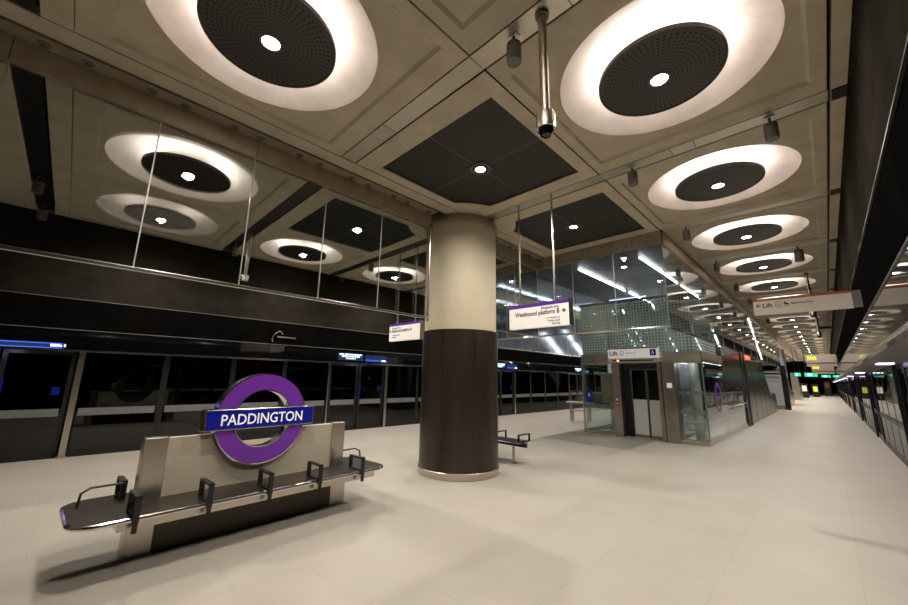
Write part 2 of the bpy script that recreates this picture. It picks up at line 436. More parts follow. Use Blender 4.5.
for x, nm in ((XR1, 'right of'), (left_x(XR1), 'left of')):
    for k in range(-2, 1):
        if k < 0: plain_slab(x, CY(k)); continue
        put_coffer(x, CY(k))
        side = 'in front of the glass screen' if x == XR1 else 'behind the hanging glass screen'
        lab = {0: f'large round ceiling light {side}, nearest the dark square panels', -1: f'round ceiling light {side}, behind the camera'}[k]
        put_light(x, LY(k), lab, 'round lights beside the column line')
    for k in range(11, 24):
        put_coffer(x, CY(k))
        put_light(x, LY(k), f'tiny distant round ceiling light {nm} the column line past the escalators', 'round lights past the escalators')

# square acoustic panels with a downlight in the middle
def make_square(x, k, label):
    cy = CY(k) + .03; h = 1.07
    col = (SX - x, 5.40 - cy)
    outl = notch_outline(h, col[0], col[1], 1.13)
    m = MB(); m.holed(rect(-1.255, 1.255, CY(k) - 1.372 - cy, CY(k) + 1.372 - cy), outl, 0, .06)
    m.build('ceiling', 'concrete', loc=(x, cy, ZC), kind='structure')
    t = thing('ceiling_panel', label, 'ceiling panel', (x, cy, ZC + .02), 0, 'dark square ceiling panels with a downlight')
    n = len(outl)
    m = MB().add([(a, b, .042) for a, b in outl] + [(a * .985, b * .985, .0) for a, b in outl] + [(a, b, .0) for a, b in outl],
                 [(i, (i + 1) % n, n + (i + 1) % n, n + i) for i in range(n)] + [(n + i, n + (i + 1) % n, 2 * n + (i + 1) % n, 2 * n + i) for i in range(n)])
    m.build('panel_rim', 'black', t)
    g = .006
    for qx in (-1, 1):
        for qy in (-1, 1):
            pts = [(a, b) for a, b in outl if a * qx > 0 and b * qy > 0]
            ins = [(a * .985, b * .985) for a, b in pts]
            if len(pts) == 1: poly = [(g * qx, g * qy), (ins[0][0], g * qy), ins[0], (g * qx, ins[0][1])]
            else:
                hor = [p for p in (ins[0], ins[-1]) if abs(abs(p[1]) - h * .985) < .02]
                st = ins if (hor and hor[0] == ins[-1]) else ins[::-1]
                poly = [(g * qx, g * qy), (h * .985 * qx, g * qy)] + st + [(g * qx, h * .985 * qy)]
            MB().prism(poly, 'z', .008, .03).build('quarter_panel', 'acoustic', t)
    for qx, qy in ((1, 0), (-1, 0), (0, 1), (0, -1)):
        MB().box(min(0, qx * h * .98) - (.0045 if qy else 0), max(0, qx * h * .98) + (.0045 if qy else 0), min(0, qy * h * .98) - (.0045 if qx else 0), max(0, qy * h * .98) + (.0045 if qx else 0), .0065, .012).build('panel_joint', 'grey', t) if not (qx * col[0] > 0 and abs(col[1]) < .2) else None
    p = MB().box(-.16, .16, -.16, .16, -.004, .02).build('centre_plate', 'acoustic_edge', t)
    MB().lathe([(.13, -.0045), (.135, -.010), (.15, -.010), (.155, -.0045)], 28).build('trim_ring', 'grey', p, smooth=True)
    MB().lathe([(.095, -.004), (.10, -.012), (.075, -.016), (.073, -.006)], 24).build('lamp_housing', 'grey', p, smooth=True)
    MB().lathe([(.0, -.012), (.073, -.012)], 24).build('lamp', 'lamp', p)
    lo = bpy.data.objects.new('downlight', light0.children[-1].data if light0.children[-1].type == 'LIGHT' else [c for c in light0.children if c.type == 'LIGHT'][0].data)
    COL.objects.link(lo); lo.parent = t; lo.location = (0, 0, -.04)
make_square(XR1, 1, 'large dark square ceiling panel nearest the camera, in front of the column')
make_square(XR1, 2, 'dark square ceiling panel beyond the column, next to the glass box')
make_square(left_x(XR1), 1, 'dark square ceiling panel seen through the hanging glass left of the column')
make_square(left_x(XR1), 2, 'dark square ceiling panel partly hidden behind the column top on the left')

# ------------------------------------------------------------------ column
c = thing('column', 'big round column, cream above and dark bronze below, on a steel foot ring', 'column', (-5.12, 5.38, 0))
MB().lathe([(.75, 0), (.757, .006), (.757, .115), (.75, .12)], 64).build('base_ring', 'steel', c, smooth=True)
m = MB()
for i in range(8):
    a0 = 2 * pi * i / 8 + .33 + .006; a1 = 2 * pi * (i + 1) / 8 + .33 - .006; n = 10
    ring = [a0 + (a1 - a0) * j / n for j in range(n + 1)]
    v = [(.742 * cos(a), .742 * sin(a), z) for z in (.12, 2.57) for a in ring]
    m.add(v, [(j, j + 1, n + 2 + j, n + 1 + j) for j in range(n)])
m.lathe([(.735, .12), (.735, 2.56), (.742, 2.57), (.70, 2.575)], 64)
m.build('cladding', 'bronze', c, smooth=True)
MB().lathe([(.712, 2.57), (.712, 4.64)], 64).build('upper_shaft', 'column', c, smooth=True)
MB().lathe([(.712, 4.64), (.745, 4.645), (.75, 4.67), (.75, 4.735), (.70, 4.745), (.70, 4.9)], 64).build('collar', 'fascia', c, smooth=True)

# ------------------------------------------------------------------ hanging glass screens
def glass_screen(label, p0, p1, joints, end_posts=(False, False), pane_mat='glass', bolts=True, side=1, group=None, edge=None, soffit=True):
    """steel head beam, glass panes and bottom rail between two plan points"""
    p0 = Vector(p0); p1 = Vector(p1); d = p1 - p0; Lg = d.length
    t = thing('glass_screen', label, 'glass screen', (p0.x, p0.y, 0), math.atan2(d.y, d.x), group)
    MB().box(0, Lg, -.03, .03, 4.55, ZC).build('head_beam', 'fascia', t)
    if soffit: MB().box(0, Lg, -.21, .21, ZC - .012, ZC + .02).build('head_plate', 'fascia', t)
    if bolts and soffit:
        n = int(Lg / .42)
        for i in range(n):
            for sgn in (-1, 1):
                x = .2 + i * .42 + (.11 if i % 2 else 0)
                if x < Lg: MB().lathe([(.0, -.055), (.024, -.052), (.028, -.018), (.050, -.012), (.052, 0), (0, 0)], 12, (x, sgn * .10, ZC - .012)).build('bolt', 'grey', t, smooth=True)
    for a in list(joints)[::2]: MB().box(a - .003, a + .003, -.032, .032, 4.552, ZC).build('beam_joint', 'black', t)
    if bolts and not soffit:
        n = int(Lg / .33)
        for i in range(n):
            for z in (4.62, 4.75):
                MB().cyl((.16 + i * .33, side * .03, z), (.16 + i * .33, side * .04, z), .013, 8).build('bolt', 'black', t)
    js = [0.] + list(joints) + [Lg]
    for a, b in zip(js[:-1], js[1:]):
        MB().box(a + .006, b - .006, -.006, .006, 2.80, 4.55).build('glass_pane', pane_mat, t)
    for a in js[1:-1]:
        MB().box(a - .006, a + .006, -.008, .008, 2.80, 4.55).build('pane_joint', 'joint', t)
    MB().box(0, Lg, -.02, .02, 2.755, 2.80).build('bottom_rail', 'bright', t, bevel=.006)
    for flag, x in zip(end_posts, (0, Lg)):
        if flag:
            MB().cyl((x, 0, 2.72), (x, 0, 4.60), .022, 12).build('end_post', 'steel', t)
            MB().box(x - .035, x + .035, -.03, .03, 4.52, 4.62).build('post_clamp', 'steel', t)
    if edge: MB().box(Lg - .006, Lg + .008, -.012, .012, 2.80, 4.55).build('glass_edge', 'edge_green', t)
    return t
glass_screen('long hanging glass screen with bottom rail running from the left edge up to the column', (SX, -3.9), (SX, 4.52),
             [.9, 1.98, 3.06, 4.22, 5.24, 6.28, 7.30], (False, True))
glass_screen('short hanging glass screen between the column and the glass box', (SX, 6.25), (SX, 8.29), [1.05], (True, False))
glass_screen('front of the glass box above the lift, with bolted steel head beam', (mirror_x(-2.13), 8.34), (-2.13, 8.34),
             [1., 2., 3., 4., 5.], (False, False), 'box_glass', True, -1, edge=True, soffit=False)
glass_screen('right side of the glass box running away along the platform ceiling', (-2.13, 33.8), (-2.13, 8.385), [2.0 + 1.98 * i for i in range(12)],
             (False, False), 'box_glass', False, soffit=False)
glass_screen('left side of the glass box seen behind the hanging white sign', (mirror_x(-2.13), 8.385), (mirror_x(-2.13), 34.), [1.2 + 1.2 * i for i in range(20)],
             (False, False), 'void_panel', False, soffit=False)

# the void above the lift and escalators
MB().box(mirror_x(-2.09), -2.09, 8.42, 21.5, 5.9, 6.1).build('ceiling', 'void', kind='structure')
MB().prism([(21.5, 5.9), (26.6, 2.95), (34.0, 2.95), (34.0, 3.1), (26.7, 3.1), (21.5, 6.1)], 'x', mirror_x(-2.2), -2.2).build('ceiling', 'void', kind='structure')
for x in (-2.105, mirror_x(-2.105)):
    MB().box(x - .01, x + .01, 8.4, 34, ZC, 6.1).build('trim_13', 'void_panel', kind='structure')
MB().box(mirror_x(-2.09), -2.09, 8.38, 8.42, ZC, 6.1).build('trim_14', 'void', kind='structure')
MB().box(mirror_x(-2.2), -2.2, 17.9, 18.3, 4.3, 4.8).build('trim_15', 'void_panel', kind='structure')
def tube_light(p, q, label, mat='tube'):
    p = Vector(p) + Vector((0, 0, .025)); q = Vector(q) + Vector((0, 0, .025)); d = q - p
    t = thing('strip_light', label, 'light', p, 0, 'bright strip lights over the lift and escalators')
    MB().cyl((0, 0, -.02), d + Vector((0, 0, -.02)), .027, 8).build('tube', mat, t)
    MB().cyl((0, 0, .035), d + Vector((0, 0, .035)), .03, 6).build('tube_back', 'grey', t)
    return t
n_ = 0
for X_, nm in ((-4.05, 'right-hand'), (-6.25, 'left-hand')):
    for i, (a, b) in enumerate(((13.1, 17.7), (18.3, 21.3))):
        tube_light((X_, a, 5.84), (X_, b, 5.84), f'{"nearer" if i == 0 else "farther"} level strip light in the {nm} line above the lift')
    for i, (a, b) in enumerate(((21.6, 24.0), (24.3, 26.5))):
        tube_light((X_, a, 5.84 - (a - 21.5) * .578), (X_, b, 5.84 - (b - 21.5) * .578), f'{"upper" if i == 0 else "lower"} sloping strip light in the {nm} line over the escalators')
tube_light((-2.4, 21.7, 5.72), (-2.4, 26.5, 2.95), 'sloping strip light close to the right side of the glass box')
tube_light((mirror_x(-2.4), 21.7, 5.72), (mirror_x(-2.4), 26.5, 2.95), 'sloping strip light close to the left side of the glass box')
tube_light((-7.7, 19.5, 5.84), (-5.9, 19.5, 5.84), 'dim bluish crosswise strip light above the lift', 'tube_blue')
dl = thing('downlight', 'single small round downlight in the dark soffit above the lift', 'light', (-4.9, 14.0, 5.9))
MB().lathe([(.13, 0), (.13, -.03), (.10, -.035), (.10, -.01)], 20).build('housing', 'grey', dl); MB().lathe([(0, -.02), (.10, -.02)], 20).build('lamp', 'lamp', dl)

# ------------------------------------------------------------------ granite bench
def rounded(x0, x1, y0, y1, r, n=6):
    pts = []
    for cx, cy, a in ((x1 - r, y1 - r, 0), (x0 + r, y1 - r, 90), (x0 + r, y0 + r, 180), (x1 - r, y0 + r, 270)):
        pts += [(cx + r * cos(radians(a + 90 * i / n)), cy + r * sin(radians(a + 90 * i / n))) for i in range(n + 1)]
    return pts
b = thing('platform_bench', 'long bench with granite back panel, dark seat and black armrests on a low plinth', 'bench', (-4.905, 1.77, 0), radians(3.2))
out = rounded(-.45, .455, -1.60, 1.54, .19)
MB().prism(out, 'z', .452, .484).build('seat', 'seat', b, bevel=.004)
MB().tube([(x, y, .462) for x, y in out], .021, 8, True).build('edge_rail', 'bright', b, smooth=True)
MB().box(-.40, .40, -1.30, 1.36, .365, .452).build('seat_beam', 'steel', b, bevel=.004)
MB().box(-.13, -.005, -.95, .95, 0, .395).build('plinth', 'plinth', b)
for s in (-1, 1):
    MB().box(-.16, .0, s * .95, s * 1.17, 0, .395).build('plinth_end', 'steel', b, bevel=.004)
    MB().box(-.17, -.03, s * .93, s * 1.13, .484, 1.055).build('end_cap', 'steel', b, bevel=.008)
cz, cyy, rr = 1.19, -.04, .524
pan = [(-.93, .484), (.93, .484), (.93, 1.04)]
n = 20; a0 = math.asin((1.04 - cz) / rr)
pan += [(cyy + rr * cos(a0 + (-pi - 2 * a0) * i / n), cz + rr * sin(a0 + (-pi - 2 * a0) * i / n)) for i in range(n + 1)]
pan += [(-.93, 1.04)]
MB().prism(pan, 'x', -.155, -.045).build('back_panel', 'granite', b)
def loop_arm(y, x0, x1, foot):
    m = MB(); w = .024; z0, z1, th = .484, .655, .022
    m.box(x0, x0 + th, y - w, y + w, z0, z1); m.box(x1 - th, x1, y - w, y + w, foot, z1)
    m.box(x0, x1, y - w, y + w, z1 - th, z1); m.box(x0, x1, y - w, y + w, z0, z0 + .016)
    m.box(x1 - th, x1, y - w * .8, y + w * .8, .36, foot + .01)
    return m
for y in (-1.20, -.65, -.08, .50, 1.10):
    loop_arm(y, .20, .50, .44).build('armrest', 'black', b, bevel=.004)
for y in (-1.20, 1.12):
    loop_arm(y, -.47, -.20, .44).build('armrest', 'black', b, bevel=.004)
    s = 1 if y > 0 else -1
    MB().tube([(-.20, y, .635), (-.20, s * 1.44, .635), (-.18, s * 1.505, .60), (-.16, s * 1.52, .48)], .011, 6).build('end_loop', 'black', b, smooth=True)
    MB().tube([(.20, y, .635), (.16, s * 1.40, .635)] , .011, 6) 
MB().box(.10, .13, -.98, -.72, .484, .488).build('seat_marker', 'tube_blue', b) if False else None

# roundel sign
r = thing('roundel_sign', 'purple ring sign with blue name bar standing on the granite bench back', 'sign', (-4.905, 1.73, 0), radians(3.2))
N_ = 64
def ring(r0, r1, x0, x1):
    m = MB(); v = []; f = []
    for i in range(N_):
        a = 2 * pi * i / N_
        v += [(x, rad * cos(a), cz + rad * sin(a)) for x, rad in ((x0, r0), (x1, r0), (x1, r1), (x0, r1))]
    for i in range(N_):
        j = (i + 1) % N_
        for q in range(4): f.append((4 * i + q, 4 * j + q, 4 * j + (q + 1) % 4, 4 * i + (q + 1) % 4))
    return m.add(v, f)
ring(.318, .520, -.10, .028).build('ring_body', 'bright', r, smooth=True)
ring(.331, .507, .0285, .033).build('ring_face', 'purple', r)
MB().box(-.12, .055, -.62, .62, 1.083, 1.307).build('name_bar', 'bright', r, bevel=.004)
MB().box(.056, .060, -.606, .606, 1.097, 1.293).build('bar_face', 'blue', r)
t_ = text('PADDINGTON', .166, 'sign_white', r, (.061, 0, 1.137), SIDE, 'CENTER', .001, bold=.0015)
w_ = t_.dimensions.x or 1
bpy.context.view_layer.update()
xs = [v.co.x for v in t_.data.vertices]; t_.scale = (.93 / (max(xs) - min(xs)), 1, 1)

# ------------------------------------------------------------------ second bench, behind the column
b2 = thing('bench', 'black and steel perch bench with loop armrests right behind the column', 'bench', (-5.16, 6.72, 0))
MB().box(-.66, .60, -.19, .19, .425, .455).build('seat', 'seat', b2, bevel=.006)
MB().tube([(x, y, .435) for x, y in rounded(-.67, .61, -.2, .2, .06, 4)], .012, 6, True).build('edge_rail', 'bright', b2, smooth=True)
MB().box(-.66, .66, -.03, .03, .34, .40).build('beam', 'black', b2, bevel=.006)
for x in (-.62, .0, .58):
    MB().box(x - .02, x + .02, -.12, .12, .39, .43).build('bracket', 'black', b2)
for x in (-.60, .0, .60):
    m = MB(); w = .02
    for y in (-.2, .18): m.box(x - w, x + w, y, y + .02, .44, .60)
    m.box(x - w, x + w, -.2, .2, .58, .60); m.box(x - w, x + w, -.2, .2, .44, .455)
    m.build('armrest', 'black', b2, bevel=.004)
for x in (-.34, .34):
    l = MB().cyl((x, 0, .01), (x, 0, .35), .03, 14).build('leg', 'steel', b2, smooth=True)
    MB().lathe([(.075, 0), (.075, .008), (.03, .012)], 18, (x, 0, 0)).build('foot_plate', 'steel', l)

# ------------------------------------------------------------------ hanging signs
def wheelchair(mb, s):
    """pictogram of a wheelchair user, about s tall, in x/y"""
    mb.prism(circle(.09 * s, 12, -.08 * s, .42 * s), 'z', 0, .002)
    mb.prism([(-.12 * s, .30 * s), (-.04 * s, .30 * s), (-.02 * s, .05 * s), (.22 * s, .05 * s), (.32 * s, -.22 * s), (.24 * s, -.24 * s), (.16 * s, -.02 * s), (-.10 * s, -.02 * s)], 'z', 0, .002)
    n = 18; v = []
    for i in range(n + 1):
        a = radians(110) + radians(230) * i / n
        v += [(-.05 * s + rr_ * cos(a), -.18 * s + rr_ * sin(a), .001) for rr_ in (.19 * s, .26 * s)]
    mb.add(v, [(2 * i, 2 * i + 1, 2 * i + 3, 2 * i + 2) for i in range(n)])
    return mb
def ring_flat(mb, r0, r1, n=28):
    v = []
    for i in range(n):
        a = 2 * pi * i / n; v += [(r_ * cos(a), r_ * sin(a), .001) for r_ in (r0, r1)]
    return mb.add(v, [(2 * i, 2 * i + 1, (2 * i + 3) % (2 * n), (2 * i + 2) % (2 * n)) for i in range(n)])
def arrow(s, d=1):
    mb = MB(); p = [(-.5, -.08), (.05, -.08), (-.15, -.38), (.08, -.38), (.5, 0), (.08, .38), (-.15, .38), (.05, .08), (-.5, .08)]
    return mb.prism([(x * s * d, y * s) for x, y in p], 'z', 0, .002)

w = thing('hanging_sign', 'white hanging platform B sign with purple top stripe right of the column', 'sign', (-3.30, 5.36, 2.54))
MB().box(-.57, .57, -.04, .05, 0, .41).build('sign_box', 'sign', w, bevel=.004)
MB().box(.571, .585, -.05, .06, -.005, .415).build('end_plate', 'black', w)
MB().box(-.57, .57, -.0425, -.04, .352, .41).build('stripe', 'sign_purple', w)
for x in (-.36, .31):
    rd = MB().cyl((x, 0, .41), (x, 0, ZC - 2.54), .018, 10).build('hanging_rod', 'steel', w, smooth=True)
    MB().lathe([(.04, 0), (.04, .02), (.02, .03)], 14, (x, 0, .41)).build('rod_flange', 'steel', rd)
text('Elizabeth line', .062, 'ink', w, (.40, -.0425, .292), FRONT, 'RIGHT', .001, bold=.0006)
text('Westbound platform B', .105, 'ink', w, (.405, -.0425, .205), FRONT, 'RIGHT', .001, sx=.86, bold=.0022)
arrow(.085).build('arrow', 'ink', w, (.475, -.0425, .235), FRONT)
for i, s_ in enumerate(('to Heathrow', 'Maidenhead', 'Reading')):
    text(s_, .046, 'ink', w, (.41, -.0425, .125 - i * .048), FRONT, 'RIGHT', .001)
w = thing('hanging_sign', 'white hanging platform A sign with purple top stripe left of the column', 'sign', (-6.86, 5.36, 2.53))
MB().box(-.575, .575, -.04, .05, 0, .41).build('sign_box', 'sign', w, bevel=.004)
MB().box(.576, .59, -.05, .06, -.005, .415).build('end_plate', 'fascia', w)
MB().box(-.575, .575, -.0425, -.04, .352, .41).build('stripe', 'sign_purple', w)
for x in (-.33, .33):
    rd = MB().cyl((x, 0, .41), (x, 0, ZC - 2.53), .018, 10).build('hanging_rod', 'steel', w, smooth=True)
    MB().lathe([(.04, 0), (.04, .02), (.02, .03)], 14, (x, 0, .41)).build('rod_flange', 'steel', rd)
text('Elizabeth line', .062, 'ink', w, (-.46, -.0425, .285), FRONT, 'LEFT', .001)
text('Eastbound platform A', .105, 'ink', w, (-.465, -.0425, .205), FRONT, 'LEFT', .001, sx=.80, bold=.0015)
arrow(.07, -1).build('arrow', 'ink', w, (-.52, -.0425, .235), FRONT)
for i, s_ in enumerate(('to Abbey Wood', 'Shenfield')):
    text(s_, .046, 'ink', w, (-.46, -.0425, .12 - i * .05), FRONT, 'LEFT', .001)

w = thing('wall_sign', 'wide cream lift direction sign with orange-brown stripe, bracketed off the right-hand header', 'sign', (-.155 * .79, 6.7, 2.635))
w.scale = (.79, .79, .79)
MB().box(-.625, .60, -.03, .05, 0, .285).build('sign_box', 'sign_dim', w, bevel=.003)
MB().box(-.625, .60, -.0325, -.03, .245, .285).build('stripe', 'orange', w)
MB().box(.603, .70, -.02, .04, .01, .275).build('bracket', 'grey', w)
arrow(.07, -1).build('arrow', 'ink', w, (-.555, -.0325, .165), FRONT)
text('Lift', .105, 'ink', w, (-.50, -.0325, .125), FRONT, 'LEFT', .001, bold=.002)
ring_flat(wheelchair(MB(), .07), .046, .052).build('pictogram', 'ink', w, (-.275, -.0325, .16), FRONT)
m = MB(); m.prism([(-.03, -.01), (.03, -.01), (.02, .02), (-.005, .02), (-.01, .04), (-.035, .045)], 'z', 0, .001)
m.prism(circle(.010, 10, -.015, -.03), 'z', 0, .001); m.prism(circle(.010, 10, .02, -.03), 'z', 0, .001)
m.build('pictogram', 'ink', w, (-.175, -.0325, .16), FRONT)
text('Bakerloo line', .05, 'ink', w, (-.12, -.0325, .15), FRONT, 'LEFT', .001, bold=.001)

def far_sign(x0, x1, y, z0, z1, label):
    t = thing('wall_sign', label, 'sign', (x0, y, z0))
    W, H = x1 - x0, z1 - z0
    MB().box(0, W, -.03, .05, 0, H).build('sign_box', 'sign_dim', t)
    MB().box(W * .05, W * .36, -.034, -.03, H * .55, H * .86).build('yellow_patch', 'yellow_text', t)
    MB().box(W * .36, W, -.034, -.03, H * .22, H * .34).build('magenta_line', 'magenta', t)
    MB().box(0, W * .36, -.034, -.03, H * .24, H * .32).build('gold_line', 'orange', t)
    MB().box(W, W + .04, -.02, .04, .03, H - .03).build('bracket', 'grey', t)
far_sign(-.55, .385, 22.5, 2.45, 2.95, 'distant cream route board with yellow patch under the ceiling at the right')
far_sign(-.62, .385, 33.5, 2.35, 2.92, 'more distant cream route board just below and behind the nearer one')

# ------------------------------------------------------------------ ceiling fittings
def cctv(x, y, L, label, dome=.078):
    t = thing('cctv_camera', label, 'camera', (x, y, ZC), 0)
    p = MB().cyl((0, 0, .01), (0, 0, -L), .038, 16).build('pole', 'steel', t, smooth=True)
    MB().lathe([(.06, 0), (.06, -.025), (.04, -.03)], 18).build('collar', 'grey', p)
    h = MB().lathe([(.038, -L + .02), (dome - .006, -L + .015), (dome, -L), (dome, -L - .13), (dome - .008, -L - .135), (.0, -L - .13)], 24).build('housing', 'steel', t, smooth=True)
    MB().lathe([(dome - .014, -L - .13), (dome - .018, -L - .16), (.04, -L - .19), (0, -L - .2)], 20).build('lens_dome', 'black_glass', h, smooth=True)
cctv(-1.38, 2.43, 1.00, 'steel dome camera on a long pole from the ceiling at the top centre')
cctv(mirror_x(-1.35), 2.43, 1.00, 'dome camera pole seen through the hanging glass screen')
cctv(-.05, 14.45, 1.10, 'dome camera on a dark pole behind the lift direction sign')
cctv(.0, 20.4, 1.15, 'distant dome camera on a pole past the lift direction sign')
def speaker(x, y, label, k=1.):
    t = thing('ceiling_speaker', label, 'speaker', (x, y, ZC), 0, 'small grey cylinder fittings under the ceiling strips')
    MB().box(-.05, .05, -.03, .03, -.012, .0).build('mount_plate', 'strip_steel', t)
    MB().cyl((0, 0, -.01), (0, 0, -.09), .012, 8).build('stem', 'black', t)
    MB().tube([(.055 * k, 0, -.14), (.055 * k, 0, -.085), (0, 0, -.075)], .005, 6).build('bracket', 'steel', t)
    MB().lathe([(.0, -.085), (.06 * k, -.09), (.068 * k, -.10), (.068 * k, -.27 * k - .02), (.06 * k, -.29 * k), (0, -.29 * k)], 12).build('body', 'grey', t, smooth=True)
for i in range(8):
    y = 2.43 + 3 * i
    where = ['beside the long camera pole at the top', 'between the two nearest lights of the right-hand row', 'beside the second light of the right-hand row', 'beside the third light of the right-hand row',
             'beside the fourth light of the right-hand row', 'beside the fifth light of the right-hand row', 'beside the sixth light of the right-hand row', 'beside the seventh light of the right-hand row'][i]
    speaker(-1.68, y, 'small grey ceiling cylinder fitting ' + where)
speaker(-.10, 5.43, 'small grey cylinder fitting near the right-hand header, by the largest light', 1.)
speaker(-.10, 11.43, 'bigger grey cylinder fitting over the third round light near the right header', 1.25)
for i in range(1, 4):
    y = 2.43 + 3 * i
    speaker(mirror_x(-1.68), y, 'small grey cylinder fitting beyond the glass screen, ' + ['', 'nearest the left camera pole', 'just left of the column', 'hidden near the column edge'][i])
speaker(mirror_x(-.3), 2.43, 'small grey cylinder fitting beyond the glass at the far dark strip')
speaker(-8.85, -.80, 'upper small pale cylinder fitting at the far left edge', 1.)
speaker(-10.4, -.80, 'lower small pale cylinder fitting at the far left edge', 1.)
g = thing('service_gantry', 'dark pipe and arm reaching from the ceiling to the right-hand header far away', 'pipe', (.02, 24.4, ZC))
MB().cyl((0, 0, 0), (0, 0, -.95), .045, 10).build('pipe', 'black', g); MB().box(.0, .42, -.05, .05, -.60, -.48).build('arm', 'black', g)

# ------------------------------------------------------------------ platform screen doors
def screen_module(s, label_):
    """one 7.7 m bay; s = +1 on the left (platform lies at +x), -1 on the right"""
    t = thing('platform_screen', label_, 'platform screen')
    def bx(name, x0, x1, y0, y1, z0, z1, mat, parent=t, **k): return MB().box(s * x0, s * x1, y0, y1, z0, z1).build(name, mat, parent, **k)
    bx('frame_post', -.10, .04, -.05, .05, 0, 2.1, 'steel' if s == 1 else 'shaded_steel', label='wide post')  # right posts are silver too; their dim side-on look is painted
    bx('frame_post', -.06, .02, -2.18, -2.14, 0, 2.1, 'steel' if s == 1 else 'shaded_steel', label='narrow post')
    for y in (1.45, 2.87, 4.2): bx('mullion', -.06, .003, y - .06, y + .06, 0, 2.1, 'black')
    bays = [(.075, 1.39), (1.51, 2.81), (2.93, 4.14), (4.26, 5.51)]
    for a, b_ in bays:
        p = bx('glass_pane', -.02, .0, a, b_, .14, 2.1, 'door_glass')
        bx('printed_band', .0015, .004, a + .03, b_ - .03, .80, .95, 'frost', p)
    bx('kick_plate', -.05, .01, .075, 5.51, 0, .14, 'black')
    for a, b_ in ((-2.12, -1.12), (-1.08, -.08)):
        d = MB().box(s * -.05, s * -.01, a, a + .07, 0, 2.1).box(s * -.05, s * -.01, b_ - .07, b_, 0, 2.1).box(s * -.05, s * -.01, a, b_, 0, .16).box(s * -.05, s * -.01, a, b_, 2.02, 2.1).build('door_leaf', 'black', t)
        bx('door_glass', -.04, -.02, a + .07, b_ - .07, .16, 2.02, 'door_glass', d)
        bx('printed_band', -.018, -.015, a + .09, b_ - .09, .80, .95, 'frost', d)
    bx('door_marker', -.008, -.003, -1.02, -.99, 1.0, 1.55, 'sticker')
    bx('blue_notice', .0015, .004, .50 if s == -1 else -.34, .58 if s == -1 else -.22, 1.22, 1.38, 'sticker')
    bx('door_light', .10, .30, -1.35, -.85, 2.085, 2.1, 'door_light')
    return t
def side_screens(s, xg, bases, name):
    proto = None
    for i, yb in enumerate(bases):
        lab = name(i)
        if proto is None: proto = screen_module(s, lab); o = proto; o.location = (xg, yb, 0)
        else: o = dup(proto, (xg, yb, 0), lab)
        o['group'] = 'glass screen door bays on the ' + ('left' if s == 1 else 'right')
side_screens(1, mirror_x(DOORX - .18), [.17 + 7.72 * k for k in range(0, 13)],
    lambda i: ['dark glass screen door bay at the left edge, behind the granite bench', 'dark glass screen door bay on the left, door right under the bright text display',
               'dark glass screen door bay seen between the column and the lift', 'dark glass screen door bay just left of the lift with lit door head'][i] if i < 4 else
              'dark glass screen door bay far down the left side, behind the lift')
side_screens(-1, DOORX, [3.98 + 7.72 * k for k in range(0, 13)],
    lambda i: ['dark glass screen door bay at the right picture edge, nearest the camera', 'dark glass screen door bay at the right edge, its post under the violet door light',
               'third dark glass screen door bay along the right side', 'fourth dark glass screen door bay along the right side', 'fifth dark glass screen door bay along the right side'][i] if i < 5 else
              'tiny dark glass screen door bay at the far end of the right side')
side_screens(1, mirror_x(DOORX - .18), [-7.55], lambda i: 'dark glass screen door bay on the left, behind the camera')

# displays in the left header
def glyph_row(mb, y0, y1, z, h, x, seed):
    rnd = random.Random(seed); y = y0
    while y < y1 - .02:
        wd = rnd.uniform(.02, .045); mb.box(x, x + .002, y, min(y + wd, y1), z, z + h * rnd.choice((.7, 1, 1))); y += wd + (.008 if rnd.random() < .8 else .03)
XD = mirror_x(FACE) - .006
for k, yb in enumerate((.17, 7.89, 15.61, 23.33)):
    nm = ['at the left edge', 'between bench sign and column', 'just right of the column', 'just left of the lift'][k]
    if k:
        d = thing('information_display', f'lit text display in the black door header {nm}', 'display', (XD, yb - 1.65, 2.15))
        MB().box(0, .006, -.45, .45, .03, .26).build('screen', 'screen', d)
        m = MB()
        for q, hw in enumerate((.40, .32, .16)): glyph_row(m, -hw, hw, .195 - q * .06, .038, .007, 11 * k + q)
        m.build('screen_text', 'screen_text', d)
    e = thing('information_display', f'line display with blue end in the black door header {nm}', 'display', (XD, yb - .70, 2.12))
    L0 = -2.0 if k == 0 else -.42
    MB().box(0, .006, L0, .42, .0 if k == 0 else .05, .12 if k == 0 else .26).build('screen', 'screen', e)
    m = MB().box(.007, .009, L0, .42 if k else .38, .095, .11).box(.007, .009, L0, .42 if k else .38, .01 if k == 0 else .06, .025 if k == 0 else .072); m.build('line_strip', 'screen_blue', e)
    m = MB(); glyph_row(m, .22, .46 if k == 0 else .40, .045 if k == 0 else .07, .045, .0095, 5); m.build('screen_text', 'screen_text', e)
h = thing('curved_bracket', 'small steel hook and bar mounted on the black header above the bench sign', 'bracket', (XD, 4.0, 2.7))
MB().tube([(.03, -.20 + .0, -.12), (.05, -.23, -.05), (.06, -.20, .05), (.06, -.12, .14), (.05, -.02, .18), (.03, .06, .10)], .016, 8).build('hook', 'bright', h, smooth=True)
MB().box(.0, .04, -.1, .42, -.0, .045).build('bar', 'steel', h)

